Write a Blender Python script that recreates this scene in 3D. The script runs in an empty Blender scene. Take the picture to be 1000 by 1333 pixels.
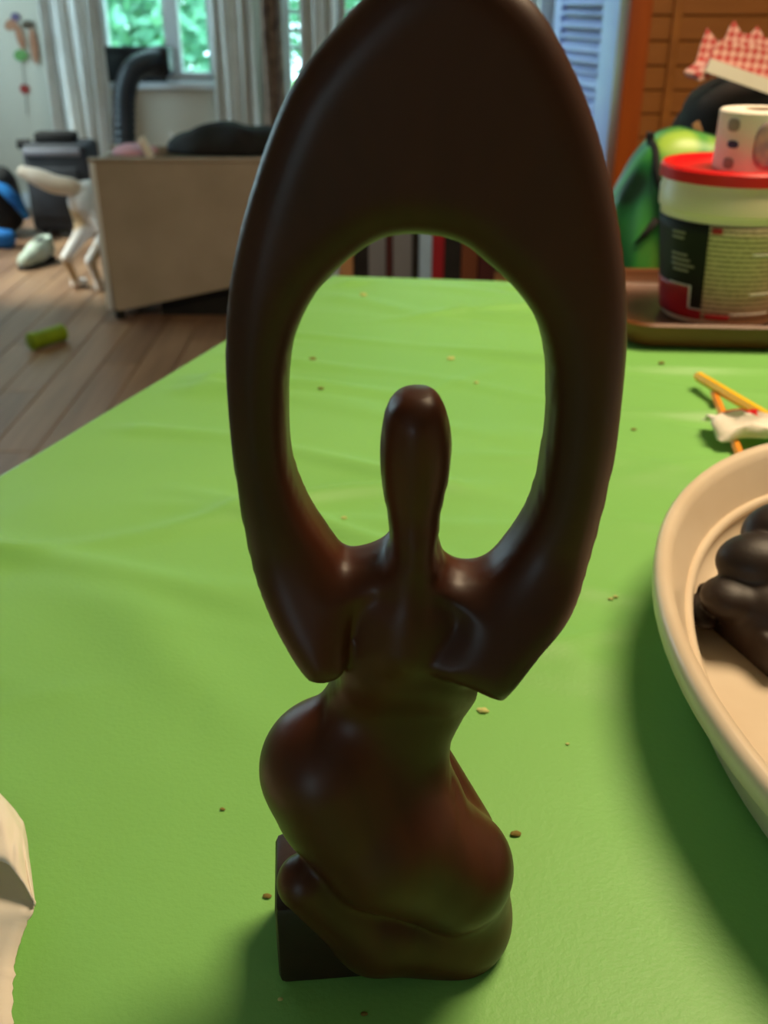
import bpy, bmesh, math, random
import numpy as np
from mathutils import Vector, Matrix, noise as mnoise
random.seed(7)
rng = np.random.default_rng(7)
scn = bpy.context.scene
COL = scn.collection

# ------------------------------------------------------------------ camera
F_PX = 1300.0; W, H = 1000.0, 1333.0
PITCH = math.radians(27.3)
CAM = Vector((0.0, 0.0, 1.10))
TZ = 0.740                       # table cloth surface
cam = bpy.data.cameras.new('camera'); camo = bpy.data.objects.new('camera', cam)
COL.objects.link(camo); scn.camera = camo
camo.location = CAM
camo.rotation_euler = (math.pi/2 - PITCH, 0, 0)
cam.sensor_fit = 'VERTICAL'; cam.sensor_height = 36.0
cam.lens = F_PX/H*36.0
cam.clip_start = 0.02; cam.clip_end = 100
cam.dof.use_dof = True; cam.dof.focus_distance = 0.39
cam.dof.aperture_fstop = cam.lens/2.7

# ------------------------------------------------------------------ world, lights, exposure
world = bpy.data.worlds.new('world'); scn.world = world; world.use_nodes = True
bg = world.node_tree.nodes['Background']
bg.inputs[0].default_value = (0.62, 0.86, 1.0, 1); bg.inputs[1].default_value = 6.5
scn.view_settings.view_transform = 'Standard'; scn.view_settings.look = 'None'
scn.view_settings.gamma = 1.0; scn.view_settings.use_curve_mapping = False
scn.view_settings.exposure = 0.0
LAMP_POS = (0.80, 1.08, 2.34); LAMP_W = 46.0
LAMP_COL = (1.0, 0.77, 0.49)
sun = bpy.data.lights.new('sun', 'SUN'); sun.energy = 9.0; sun.angle = math.radians(9); sun.color = (1.0, .95, .84)
suno = bpy.data.objects.new('sun', sun); COL.objects.link(suno); suno.location = (-8, 3, 8)
suno.rotation_euler = Vector((-math.cos(math.radians(50))*.99, -.10, math.sin(math.radians(50)))).to_track_quat('Z', 'Y').to_euler()
def portal(name, cx, cz, w, h, y, rot=(-math.pi/2, 0, 0)):
    l = bpy.data.lights.new(name, 'AREA'); l.shape = 'RECTANGLE'; l.size = w; l.size_y = h
    l.cycles.is_portal = True
    o = bpy.data.objects.new(name, l); COL.objects.link(o); o.location = (cx, y, cz)
    o.rotation_euler = rot
    return o

# ------------------------------------------------------------------ helpers
_fw = Vector((0, math.cos(PITCH), -math.sin(PITCH))); _up = Vector((0, math.sin(PITCH), math.cos(PITCH)))
def ray(px, py):
    return _fw + Vector((1, 0, 0))*((px-W/2)/F_PX) + _up*((H/2-py)/F_PX)
def at(px, py, Y):               # world point on the plane y = Y
    d = ray(px, py); return CAM + d*(Y/d.y)
def onz(px, py, z=TZ):           # world point on the plane z
    d = ray(px, py); return CAM + d*((z-CAM.z)/d.z)

def rgb(r, g, b):
    f = lambda c: (c/255/12.92) if c/255 <= .04045 else ((c/255+.055)/1.055)**2.4
    return (f(r), f(g), f(b))

def mat(name, col, col2=None, rough=0.6, scale=8.0, stretch=(1, 1, 1), bump=0.0, bump_scale=None,
        metallic=0.0, spec=0.5, coat=0.0, sheen=0.0, trans=0.0, ior=1.45, contrast=(0.35, 0.65), emis=None, detail=4, dist=0.0):
    m = bpy.data.materials.new(name); m.use_nodes = True
    nt = m.node_tree; N = nt.nodes; L = nt.links
    b = N['Principled BSDF']
    tc = N.new('ShaderNodeTexCoord'); mp = N.new('ShaderNodeMapping'); mp.inputs['Scale'].default_value = stretch
    L.new(tc.outputs['Object'], mp.inputs[0])
    nz = N.new('ShaderNodeTexNoise'); nz.inputs['Scale'].default_value = scale; nz.inputs['Detail'].default_value = detail
    nz.inputs['Distortion'].default_value = dist
    L.new(mp.outputs[0], nz.inputs['Vector'])
    if col2 is None: col2 = tuple(min(1, c*0.86) for c in col)
    cr = N.new('ShaderNodeValToRGB')
    cr.color_ramp.elements[0].position = contrast[0]; cr.color_ramp.elements[0].color = (*col, 1)
    cr.color_ramp.elements[1].position = contrast[1]; cr.color_ramp.elements[1].color = (*col2, 1)
    L.new(nz.outputs[0], cr.inputs[0]); L.new(cr.outputs[0], b.inputs['Base Color'])
    b.inputs['Roughness'].default_value = rough; b.inputs['Metallic'].default_value = metallic
    b.inputs['Specular IOR Level'].default_value = spec
    b.inputs['Coat Weight'].default_value = coat; b.inputs['Coat Roughness'].default_value = 0.25
    b.inputs['Sheen Weight'].default_value = sheen
    b.inputs['Transmission Weight'].default_value = trans; b.inputs['IOR'].default_value = ior
    if emis: b.inputs['Emission Color'].default_value = (*emis[:3], 1); b.inputs['Emission Strength'].default_value = emis[3]
    if bump:
        n2 = N.new('ShaderNodeTexNoise'); n2.inputs['Scale'].default_value = bump_scale or scale*4; n2.inputs['Detail'].default_value = 3
        L.new(mp.outputs[0], n2.inputs['Vector'])
        bp = N.new('ShaderNodeBump'); bp.inputs['Strength'].default_value = bump; bp.inputs['Distance'].default_value = 0.002
        L.new(n2.outputs[0], bp.inputs['Height']); L.new(bp.outputs[0], b.inputs['Normal'])
    return m

def tag(o, label=None, cat=None, group=None, kind=None):
    if label: o['label'] = label
    if cat: o['category'] = cat
    if group: o['group'] = group
    if kind: o['kind'] = kind
    return o
def thing(name, label, cat, loc, group=None):
    o = bpy.data.objects.new(name, None); COL.objects.link(o); o.location = loc; o.empty_display_size = 0.02
    o['wl'] = list(loc)
    return tag(o, label, cat, group)
def wloc(o): return Vector(o['wl'])
def obj(name, vf, m, parent=None, smooth=True, origin=None, kind=None):
    """one mesh object; geometry is given in world coordinates"""
    V = np.asarray(vf[0], dtype=float).reshape(-1, 3)
    if parent is not None: O = wloc(parent)
    elif origin is not None: O = Vector(origin)
    else: O = Vector(((V[:, 0].min()+V[:, 0].max())/2, (V[:, 1].min()+V[:, 1].max())/2, V[:, 2].min()))
    me = bpy.data.meshes.new(name)
    me.from_pydata((V-np.array(O)).tolist(), [], [list(map(int, f)) for f in vf[1]])
    me.update()
    if smooth:
        me.polygons.foreach_set('use_smooth', [True]*len(me.polygons))
        if smooth != 'all':
            try: me.set_sharp_from_angle(angle=math.radians(38))
            except Exception: pass
    me.materials.append(m)
    o = bpy.data.objects.new(name, me); COL.objects.link(o)
    o['wl'] = list(O)
    if parent is not None: o.parent = parent
    else: o.location = O
    if kind: o['kind'] = kind
    return o
def struct(name, vf, m, **k):
    o = obj(name, vf, m, **k); o['kind'] = 'structure'; return o
def join(*parts):
    V = []; Fc = []; n = 0
    for v, f in parts:
        v = np.asarray(v, float).reshape(-1, 3); V.append(v)
        Fc += [[i+n for i in q] for q in f]; n += len(v)
    return np.vstack(V), Fc
def xf(vf, M):
    V = np.asarray(vf[0], float).reshape(-1, 3)
    A = np.array(M.to_4x4())
    return V@A[:3, :3].T + A[:3, 3], vf[1]
def rotz(vf, a, c):
    return xf(vf, Matrix.Translation(Vector(c))@Matrix.Rotation(a, 4, 'Z')@Matrix.Translation(-Vector(c)))
def from_bm(bm):
    bm.verts.ensure_lookup_table(); bm.verts.index_update()
    r = [tuple(v.co) for v in bm.verts], [[v.index for v in f.verts] for f in bm.faces]
    bm.free(); return r
def box(x0, x1, y0, y1, z0, z1, bev=0.0, seg=2):
    bm = bmesh.new(); bmesh.ops.create_cube(bm, size=1)
    for v in bm.verts:
        v.co = Vector((x0 if v.co.x < 0 else x1, y0 if v.co.y < 0 else y1, z0 if v.co.z < 0 else z1))
    if bev: bmesh.ops.bevel(bm, geom=bm.edges[:], offset=bev, segments=seg, profile=0.5, affect='EDGES')
    return from_bm(bm)
def lathe(prof, c=(0, 0, 0), n=48, sx=1.0, sy=1.0, close=False):
    V = []; Fc = []
    for r, z in prof:
        for i in range(n):
            a = 2*math.pi*i/n; V.append((c[0]+r*sx*math.cos(a), c[1]+r*sy*math.sin(a), c[2]+z))
    m = len(prof)
    for j in range(m if close else m-1):
        k = (j+1) % m
        for i in range(n):
            Fc.append((j*n+i, j*n+(i+1) % n, k*n+(i+1) % n, k*n+i))
    return V, Fc
def tube(pts, rad, n=10, cap=True, flat=1.0):
    pts = [Vector(p) for p in pts]; V = []; Fc = []
    rad = rad if hasattr(rad, '__len__') else [rad]*len(pts)
    up = Vector((0, 0, 1)); prev = None
    for i, p in enumerate(pts):
        t = (pts[min(i+1, len(pts)-1)]-pts[max(i-1, 0)]).normalized()
        if prev is None:
            a = up if abs(t.z) < .9 else Vector((1, 0, 0))
            u = t.cross(a).normalized()
        else: u = (prev - t*prev.dot(t)).normalized()
        prev = u; w = t.cross(u)
        for k in range(n):
            a = 2*math.pi*k/n; V.append(p+u*math.cos(a)*rad[i]+w*math.sin(a)*rad[i]*flat)
    for i in range(len(pts)-1):
        for k in range(n): Fc.append((i*n+k, i*n+(k+1) % n, (i+1)*n+(k+1) % n, (i+1)*n+k))
    if cap: Fc.append(tuple(range(n-1, -1, -1))); Fc.append(tuple((len(pts)-1)*n+k for k in range(n)))
    return [tuple(v) for v in V], Fc
def catmull(P, n=8, closed=True):
    P = [np.array(p, float) for p in P]; out = []; m = len(P)
    rngi = range(m) if closed else range(m-1)
    for i in rngi:
        g = (lambda k: P[k % m]) if closed else (lambda k: P[min(max(k, 0), m-1)])
        p0, p1, p2, p3 = g(i-1), g(i), g(i+1), g(i+2)
        for t in np.linspace(0, 1, n, endpoint=False):
            out.append(.5*((2*p1)+(-p0+p2)*t+(2*p0-5*p1+4*p2-p3)*t*t+(-p0+3*p1-3*p2+p3)*t**3))
    if not closed: out.append(P[-1])
    return out
def extrude(poly, axis_fn, d0, d1):
    """closed 2D poly -> solid between depths d0 and d1; axis_fn(u,v,d) -> xyz"""
    n = len(poly)
    V = [axis_fn(u, v, d0) for u, v in poly]+[axis_fn(u, v, d1) for u, v in poly]
    Fc = [tuple(range(n)), tuple(range(2*n-1, n-1, -1))]
    Fc += [(i, i+n, (i+1) % n+n, (i+1) % n) for i in range(n)]
    return V, Fc
def superq(c, r, e1=0.5, e2=0.5, nu=32, nv=18, nz=0.0, nsc=6.0, seed=0.0, zmin=None):
    """soft rounded block (bags, heaps)"""
    sg = lambda a, e: math.copysign(abs(a)**e, a)
    V = []; Fc = []
    for j in range(nv+1):
        v = -math.pi/2+math.pi*j/nv
        for i in range(nu):
            u = 2*math.pi*i/nu
            p = Vector((r[0]*sg(math.cos(v), e1)*sg(math.cos(u), e2), r[1]*sg(math.cos(v), e1)*sg(math.sin(u), e2), r[2]*sg(math.sin(v), e1)))
            if nz: p += p.normalized()*nz*mnoise.noise(p*nsc+Vector((seed, seed*2, 0)))
            p += Vector(c)
            if zmin is not None: p.z = max(p.z, zmin)
            V.append(tuple(p))
    for j in range(nv):
        for i in range(nu): Fc.append((j*nu+i, j*nu+(i+1) % nu, (j+1)*nu+(i+1) % nu, (j+1)*nu+i))
    return V, Fc
def gridsurf(fn, nu, nv):
    V = [fn(i/nu, j/nv) for j in range(nv+1) for i in range(nu+1)]
    Fc = [(j*(nu+1)+i, j*(nu+1)+i+1, (j+1)*(nu+1)+i+1, (j+1)*(nu+1)+i) for j in range(nv) for i in range(nu)]
    return V, Fc
def solid(o, t, off=0.0):
    md = o.modifiers.new('thickness', 'SOLIDIFY'); md.thickness = t; md.offset = off; return o

# ---- signed distance fields -> smooth mesh
class Field:
    def __init__(s, lo, hi, h):
        s.h = h; s.lo = np.array(lo, float)
        n = np.ceil((np.array(hi)-s.lo)/h).astype(int)+1
        ax = [s.lo[k]+h*np.arange(n[k]) for k in range(3)]
        s.X = ax[0][:, None, None].astype(np.float32); s.Y = ax[1][None, :, None].astype(np.float32); s.Z = ax[2][None, None, :].astype(np.float32)
        s.F = np.full(tuple(n), 1.0, np.float32); s.ax = ax
    def smin(s, d, k):
        if k <= 0: s.F = np.minimum(s.F, d)
        else:
            hh = np.clip(.5+.5*(s.F-d)/k, 0, 1); s.F = s.F*(1-hh)+d*hh-k*hh*(1-hh)
    def ssub(s, d, k):
        hh = np.clip(.5-.5*(s.F+d)/k, 0, 1); s.F = s.F*(1-hh)+(-d)*hh+k*hh*(1-hh)
    def ell(s, c, r):
        X = (s.X-c[0])/r[0]; Y = (s.Y-c[1])/r[1]; Z = (s.Z-c[2])/r[2]
        k0 = np.sqrt(X*X+Y*Y+Z*Z)
        k1 = np.sqrt((X/r[0])**2+(Y/r[1])**2+(Z/r[2])**2)+1e-6
        return k0*(k0-1)/k1
    def cone(s, a, b, ra, rb, flat=1.0):
        a = np.array(a, float); b = np.array(b, float); d = b-a; L2 = float(d@d)
        t = ((s.X-a[0])*d[0]+(s.Y-a[1])*d[1]+(s.Z-a[2])*d[2])/L2
        t = np.clip(t, 0, 1)
        return np.sqrt((s.X-a[0]-t*d[0])**2+((s.Y-a[1]-t*d[1])/flat)**2+(s.Z-a[2]-t*d[2])**2)-(ra+(rb-ra)*t)
    def rbox(s, c, hs, r, yaw=0.0):
        ca, sa = math.cos(yaw), math.sin(yaw)
        x = (s.X-c[0])*ca+(s.Y-c[1])*sa; y = -(s.X-c[0])*sa+(s.Y-c[1])*ca
        q = [np.abs(x)-hs[0]+r, np.abs(y)-hs[1]+r, np.abs(s.Z-c[2])-hs[2]+r]
        return np.sqrt(sum(np.maximum(k, 0)**2 for k in q))+np.minimum(np.maximum(np.maximum(q[0], q[1]), q[2]), 0)-r
    def poly2(s, P):
        """signed distance to an XZ outline, shape (nx,1,nz)"""
        P = np.array(P); Q = np.roll(P, -1, 0)
        x = s.ax[0][:, None]; z = s.ax[2][None, :]
        d = np.full((len(s.ax[0]), len(s.ax[2])), 1e9); ins = np.zeros_like(d, bool)
        for (ax_, az), (bx, bz) in zip(P, Q):
            ex, ez = bx-ax_, bz-az; l2 = ex*ex+ez*ez+1e-18
            t = np.clip(((x-ax_)*ex+(z-az)*ez)/l2, 0, 1)
            d = np.minimum(d, (x-ax_-t*ex)**2+(z-az-t*ez)**2)
            if abs(ez) > 1e-12:
                c = ((az > z) != (bz > z)) & (x < ex*(z-az)/ez+ax_)
                ins ^= c
        d = np.sqrt(d); d[ins] *= -1
        return d[:, None, :].astype(np.float32)
    def inflate(s, sd, y0, hmax, w, edge=0.0):
        """dome an outline: half depth grows from edge to hmax over interior distance w"""
        t = np.clip(-sd/w, 0, 1)
        hh = edge+(hmax-edge)*np.sqrt(np.clip(1-(1-t)**2, 0, 1))
        dy = np.abs(s.Y-y0)-hh
        out = np.maximum(sd, 0)
        return np.where(sd > 0, np.sqrt(out**2+np.maximum(np.abs(s.Y-y0)-edge, 0)**2), np.maximum(dy*0.75, sd))
    def mesh(s):
        Fv = s.F; sg = Fv < 0; n = np.array(Fv.shape)
        c = n-1
        acc = np.zeros((*c, 3), np.float32); cnt = np.zeros(tuple(c), np.float32)
        cor = [(i, j, k) for i in (0, 1) for j in (0, 1) for k in (0, 1)]
        sl = lambda o: tuple(slice(o[k], o[k]+c[k]) for k in range(3))
        for a in cor:
            for k in range(3):
                if a[k] == 0:
                    b = list(a); b[k] = 1
                    fa = Fv[sl(a)]; fb = Fv[sl(b)]; cr = sg[sl(a)] != sg[sl(b)]
                    t = np.where(cr, fa/(fa-fb+1e-12), 0)
                    for q in range(3):
                        acc[..., q] += np.where(cr, a[q]+(t if q == k else 0), 0)
                    cnt += cr
        act = cnt > 0; idx = np.full(tuple(c), -1, np.int64); idx[act] = np.arange(act.sum())
        ijk = np.argwhere(act)
        V = s.lo+s.h*(ijk+acc[act]/cnt[act][:, None])
        faces = []
        for k in range(3):
            u, w = (k+1) % 3, (k+2) % 3
            a = [slice(None)]*3; b = [slice(None)]*3; a[k] = slice(0, -1); b[k] = slice(1, None)
            ed = np.argwhere(sg[tuple(a)] != sg[tuple(b)])
            ed = ed[(ed[:, u] > 0) & (ed[:, w] > 0) & (ed[:, u] < c[u]) & (ed[:, w] < c[w])]
            sgn = sg[tuple(ed.T)]
            def cell(du, dw):
                e = ed.copy(); e[:, u] -= du; e[:, w] -= dw; return idx[tuple(e.T)]
            q = np.stack([cell(1, 1), cell(0, 1), cell(0, 0), cell(1, 0)], 1)
            q[~sgn] = q[~sgn][:, ::-1]; faces.append(q)
        Fc = np.vstack(faces); Fc = Fc[(Fc >= 0).all(1)]
        for _ in range(2):      # light smoothing
            A = np.zeros_like(V); K = np.zeros(len(V))
            for i in range(4):
                np.add.at(A, Fc[:, i], V[Fc[:, (i+1) % 4]]+V[Fc[:, (i+3) % 4]]); np.add.at(K, Fc[:, i], 2)
            V = V*.5+.5*A/np.maximum(K, 1)[:, None]
        return V, Fc.tolist()

# ------------------------------------------------------------------ materials
M = {}
M['wood'] = mat('dark_polished_wood', (0.092, 0.021, 0.0062), (0.022, 0.0062, 0.0030), rough=0.41, spec=.42, scale=17, stretch=(1, 1, .35), bump=.12, bump_scale=60, contrast=(.3, .72), dist=.6)
M['base'] = mat('dark_base_wood', (0.030, 0.011, 0.006), (0.018, 0.008, 0.005), rough=0.5, scale=30, bump=.1)
M['cloth'] = mat('green_plastic_cloth', rgb(134, 196, 104), rgb(126, 188, 97), rough=0.45, scale=3, bump=.12, bump_scale=420, spec=.4)
M['tub'] = mat('cream_plastic', rgb(226, 208, 184), rgb(218, 198, 172), rough=.32, scale=14, bump=.05)
M['choc'] = mat('dark_carved_wood', (0.024, 0.010, 0.005), (0.013, 0.006, 0.0035), rough=.5, scale=18, bump=.15)
M['paper'] = mat('white_paper', rgb(240, 232, 220), rgb(232, 222, 208), rough=.8, scale=5, bump=.1)
M['yellow'] = mat('yellow_paint', rgb(250, 200, 10), rgb(240, 186, 8), rough=.4, scale=20)
M['orange'] = mat('orange_paint', rgb(240, 150, 40), rgb(230, 136, 30), rough=.4, scale=20)
M['palewood'] = mat('pale_bare_wood', rgb(205, 165, 125), rgb(190, 148, 108), rough=.6, scale=40)
M['red'] = mat('red_plastic', rgb(226, 26, 30), rgb(214, 22, 26), rough=.3, scale=10)
M['bucket'] = mat('cream_tub_plastic', rgb(242, 222, 194), rgb(236, 214, 184), rough=.4, scale=10)
M['black'] = mat('black_print', (0.012, 0.012, 0.012), (0.02, 0.018, 0.016), rough=.55, scale=12, spec=.2)
M['labelred'] = mat('red_print', rgb(190, 26, 30), rgb(150, 20, 40), rough=.4, scale=30)
M['white'] = mat('white_print', rgb(236, 228, 214), None, rough=.5)
M['greyprint'] = mat('grey_print', rgb(150, 140, 128), None, rough=.5, scale=60)
M['lilacprint'] = mat('lilac_print', rgb(150, 130, 140), rgb(190, 160, 150), rough=.5, scale=90)
M['blueprint'] = mat('navy_print', rgb(60, 60, 100), None, rough=.5)
M['tray'] = mat('brown_wooden_tray', rgb(112, 62, 26), rgb(86, 46, 18), rough=.4, scale=16, stretch=(.2, 1, 1), coat=.2)
M['blackfab'] = mat('black_fabric', (0.014, 0.012, 0.012), (0.008, 0.007, 0.007), rough=.85, scale=20, bump=.2)
M['darkgrey'] = mat('dark_grey_fabric', (0.022, 0.024, 0.031), (0.016, 0.018, 0.024), rough=.7, scale=18, bump=.2)
M['midgrey'] = mat('mid_grey_plastic', (0.22, 0.22, 0.26), None, rough=.5)
M['blue'] = mat('blue_fabric', rgb(20, 110, 180), rgb(14, 84, 150), rough=.7, scale=14)
M['wall'] = mat('cream_wall_paint', rgb(214, 208, 194), rgb(208, 201, 186), rough=.85, scale=2, bump=.1, bump_scale=90)
M['ceil'] = mat('white_ceiling_paint', rgb(226, 222, 214), None, rough=.9, scale=2)
M['trim'] = mat('white_window_paint', rgb(226, 230, 236), None, rough=.45, scale=4)
M['shutter'] = mat('white_shutter_paint', rgb(200, 206, 246), rgb(188, 196, 240), rough=.4, scale=6)
M['curtain'] = mat('cream_curtain', rgb(234, 233, 230), rgb(224, 222, 217), rough=.9, scale=9, bump=.15)
M['browncurtain'] = mat('brown_curtain', rgb(164, 140, 124), rgb(112, 92, 82), rough=.9, scale=18, bump=.3)
M['beige'] = mat('beige_panel', rgb(172, 157, 140), rgb(160, 146, 129), rough=.8, scale=5, bump=.1)
M['plank'] = mat('brown_wall_plank', rgb(164, 102, 40), rgb(130, 76, 25), rough=.5, scale=9, stretch=(.25, 1, 2.2), contrast=(.25, .75))
M['orangewood'] = mat('orange_wood_trim', rgb(170, 80, 16), rgb(146, 64, 12), rough=.42, scale=12, stretch=(2, 1, .15))
M['tanwood'] = mat('tan_wood', rgb(186, 142, 100), rgb(168, 124, 84), rough=.6, scale=14, stretch=(2, 1, .2))
M['seatwood'] = mat('brown_seat_wood', rgb(110, 70, 40), rgb(88, 54, 30), rough=.5, scale=14)
M['hose'] = mat('black_hose_plastic', (0.016, 0.018, 0.024), (0.022, 0.026, 0.034), rough=.32, scale=14)
M['dogfur'] = None
M['toy'] = mat('lime_rubber', rgb(140, 168, 20), rgb(120, 146, 14), rough=.6, scale=20)
M['shoe'] = mat('pale_grey_green_shoe', rgb(176, 186, 170), rgb(150, 160, 146), rough=.7, scale=30)
M['leaf'] = mat('outdoor_leaf', (0.22, 0.56, 0.38), (0.40, 0.74, 0.55), rough=.5, scale=1.2)
M['bark'] = mat('bark', (0.12, 0.09, 0.06), None, rough=.9, scale=9)
M['grass'] = mat('lawn_ground', (0.12, 0.26, 0.07), (0.08, 0.2, 0.05), rough=.9, scale=4)
M['pink'] = mat('pink_cloth', rgb(220, 160, 170), None, rough=.8)
M['crimson'] = mat('crimson_cover', rgb(150, 20, 34), None, rough=.5)
M['maroon'] = mat('maroon_cover', rgb(70, 26, 26), None, rough=.5)
M['greycover'] = mat('grey_cover', rgb(120, 122, 130), None, rough=.5)
M['bluecover'] = mat('pale_blue_cover', rgb(160, 190, 222), None, rough=.5)
M['browncover'] = mat('brown_cover', rgb(110, 60, 34), None, rough=.5)
M['crumb'] = mat('pale_crumb', rgb(206, 206, 130), None, rough=.8, scale=200)
M['crumbd'] = mat('brown_crumb', rgb(132, 116, 50), None, rough=.8, scale=200)
M['petal'] = mat('orange_paper', rgb(178, 128, 100), rgb(168, 114, 86), rough=.8)
M['purplep'] = mat('purple_paper', rgb(110, 96, 130), None, rough=.8)
M['greenp'] = mat('green_paper', rgb(110, 160, 90), None, rough=.8)
M['redp'] = mat('red_paper', rgb(170, 60, 54), None, rough=.8)
M['brownp'] = mat('brown_paper', rgb(92, 76, 60), None, rough=.8)
M['metal'] = mat('brushed_grey_metal', (0.35, 0.35, 0.36), None, rough=.35, metallic=1.0)
M['glass'] = None

def glass_mat():
    m = bpy.data.materials.new('window_glass'); m.use_nodes = True; nt = m.node_tree; N = nt.nodes
    N.remove(N['Principled BSDF']); t = N.new('ShaderNodeBsdfTransparent'); t.inputs[0].default_value = (.93, .98, .97, 1)
    g = N.new('ShaderNodeBsdfGlossy'); g.inputs['Roughness'].default_value = .03
    mx = N.new('ShaderNodeMixShader'); mx.inputs[0].default_value = .06
    nt.links.new(t.outputs[0], mx.inputs[1]); nt.links.new(g.outputs[0], mx.inputs[2])
    nt.links.new(mx.outputs[0], N['Material Output'].inputs[0]); return m
M['glass'] = glass_mat()

def nodes_mat(name, rough=.6):
    m = bpy.data.materials.new(name); m.use_nodes = True
    b = m.node_tree.nodes['Principled BSDF']; b.inputs['Roughness'].default_value = rough
    return m, m.node_tree.nodes, m.node_tree.links, b
def fur_mat():
    m, N, L, b = nodes_mat('white_and_tan_fur', .9)
    tc = N.new('ShaderNodeTexCoord'); nz = N.new('ShaderNodeTexNoise'); nz.inputs['Scale'].default_value = 7; nz.inputs['Detail'].default_value = 2
    cr = N.new('ShaderNodeValToRGB')
    e = cr.color_ramp.elements; e[0].position = .47; e[0].color = (*rgb(222, 216, 214), 1); e[1].position = .58; e[1].color = (*rgb(186, 152, 112), 1)
    L.new(tc.outputs['Object'], nz.inputs[0]); L.new(nz.outputs[0], cr.inputs[0]); L.new(cr.outputs[0], b.inputs['Base Color'])
    return m
M['dogfur'] = fur_mat()
M['whitefur'] = mat('white_fur', rgb(222, 214, 208), rgb(206, 188, 168), rough=.9, scale=5)
def leafprint_mat():
    m, N, L, b = nodes_mat('green_leaf_print_fabric', .38)
    tc = N.new('ShaderNodeTexCoord'); mp = N.new('ShaderNodeMapping'); mp.inputs['Scale'].default_value = (1.0, 1.0, .42); mp.inputs['Rotation'].default_value = (0, math.radians(-18), 0)
    nz = N.new('ShaderNodeTexNoise'); nz.inputs['Scale'].default_value = 15; nz.inputs['Detail'].default_value = 1.0; nz.inputs['Distortion'].default_value = .5
    cr = N.new('ShaderNodeValToRGB'); e = cr.color_ramp.elements
    e[0].position = .34; e[0].color = (*rgb(6, 40, 22), 1); e[1].position = .74; e[1].color = (*rgb(160, 196, 76), 1)
    k = e.new(.44); k.color = (*rgb(24, 96, 50), 1); k = e.new(.56); k.color = (*rgb(66, 150, 66), 1)
    L.new(tc.outputs['Object'], mp.inputs[0]); L.new(mp.outputs[0], nz.inputs[0]); L.new(nz.outputs[0], cr.inputs[0]); L.new(cr.outputs[0], b.inputs['Base Color'])
    return m
M['leafprint'] = leafprint_mat()
def gingham_mat():
    m, N, L, b = nodes_mat('red_gingham_paper', .7)
    tc = N.new('ShaderNodeTexCoord'); mp = N.new('ShaderNodeMapping'); mp.inputs['Rotation'].default_value = (0, math.radians(40), 0); mp.inputs['Scale'].default_value = (105, 0.001, 105)
    ck = N.new('ShaderNodeTexChecker'); ck.inputs['Scale'].default_value = 1.0
    ck.inputs['Color1'].default_value = (*rgb(200, 84, 80), 1); ck.inputs['Color2'].default_value = (*rgb(232, 176, 164), 1)
    L.new(tc.outputs['Object'], mp.inputs[0]); L.new(mp.outputs[0], ck.inputs[0]); L.new(ck.outputs[0], b.inputs['Base Color'])
    return m
M['gingham'] = gingham_mat()
def textlabel_mat():
    """cream label closely printed with lines of illegibly small text"""
    m, N, L, b = nodes_mat('cream_label_fine_print', .5)
    tc = N.new('ShaderNodeTexCoord'); sp = N.new('ShaderNodeSeparateXYZ'); L.new(tc.outputs['Object'], sp.inputs[0])
    mu = N.new('ShaderNodeMath'); mu.operation = 'MULTIPLY'; mu.inputs[1].default_value = 2*math.pi/0.0056; L.new(sp.outputs['Z'], mu.inputs[0])
    sn = N.new('ShaderNodeMath'); sn.operation = 'SINE'; L.new(mu.outputs[0], sn.inputs[0])
    mp = N.new('ShaderNodeMapping'); mp.inputs['Scale'].default_value = (260, 260, 238); L.new(tc.outputs['Object'], mp.inputs[0])
    nz = N.new('ShaderNodeTexNoise'); nz.inputs['Scale'].default_value = 1.0; nz.inputs['Detail'].default_value = 1; L.new(mp.outputs[0], nz.inputs[0])
    ad = N.new('ShaderNodeMath'); ad.operation = 'MULTIPLY_ADD'; ad.inputs[1].default_value = 2.2; ad.inputs[2].default_value = -1.0; L.new(nz.outputs[0], ad.inputs[0])
    a2 = N.new('ShaderNodeMath'); a2.operation = 'ADD'; L.new(sn.outputs[0], a2.inputs[0]); L.new(ad.outputs[0], a2.inputs[1])
    cr = N.new('ShaderNodeValToRGB'); e = cr.color_ramp.elements
    e[0].position = .0; e[0].color = (*rgb(222, 198, 160), 1); e[1].position = .55; e[1].color = (*rgb(128, 110, 84), 1)
    L.new(a2.outputs[0], cr.inputs[0]); L.new(cr.outputs[0], b.inputs['Base Color'])
    return m
M['fineprint'] = textlabel_mat()
def floor_mat():
    m, N, L, b = nodes_mat('brown_floor_board', .34)
    tc = N.new('ShaderNodeTexCoord'); mp = N.new('ShaderNodeMapping'); mp.inputs['Scale'].default_value = (9, .7, 1)
    nz = N.new('ShaderNodeTexNoise'); nz.inputs['Scale'].default_value = 3; nz.inputs['Detail'].default_value = 5
    oi = N.new('ShaderNodeObjectInfo'); ad = N.new('ShaderNodeMath'); ad.operation = 'MULTIPLY_ADD'; ad.inputs[1].default_value = .3; ad.inputs[2].default_value = -.15
    a2 = N.new('ShaderNodeMath'); a2.operation = 'ADD'
    cr = N.new('ShaderNodeValToRGB'); e = cr.color_ramp.elements
    e[0].position = .25; e[0].color = (*rgb(156, 122, 94), 1); e[1].position = .8; e[1].color = (*rgb(108, 80, 62), 1)
    L.new(tc.outputs['Object'], mp.inputs[0]); L.new(mp.outputs[0], nz.inputs[0]); L.new(oi.outputs['Random'], ad.inputs[0])
    L.new(nz.outputs[0], a2.inputs[0]); L.new(ad.outputs[0], a2.inputs[1]); L.new(a2.outputs[0], cr.inputs[0]); L.new(cr.outputs[0], b.inputs['Base Color'])
    return m
M['floor'] = floor_mat()

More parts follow.
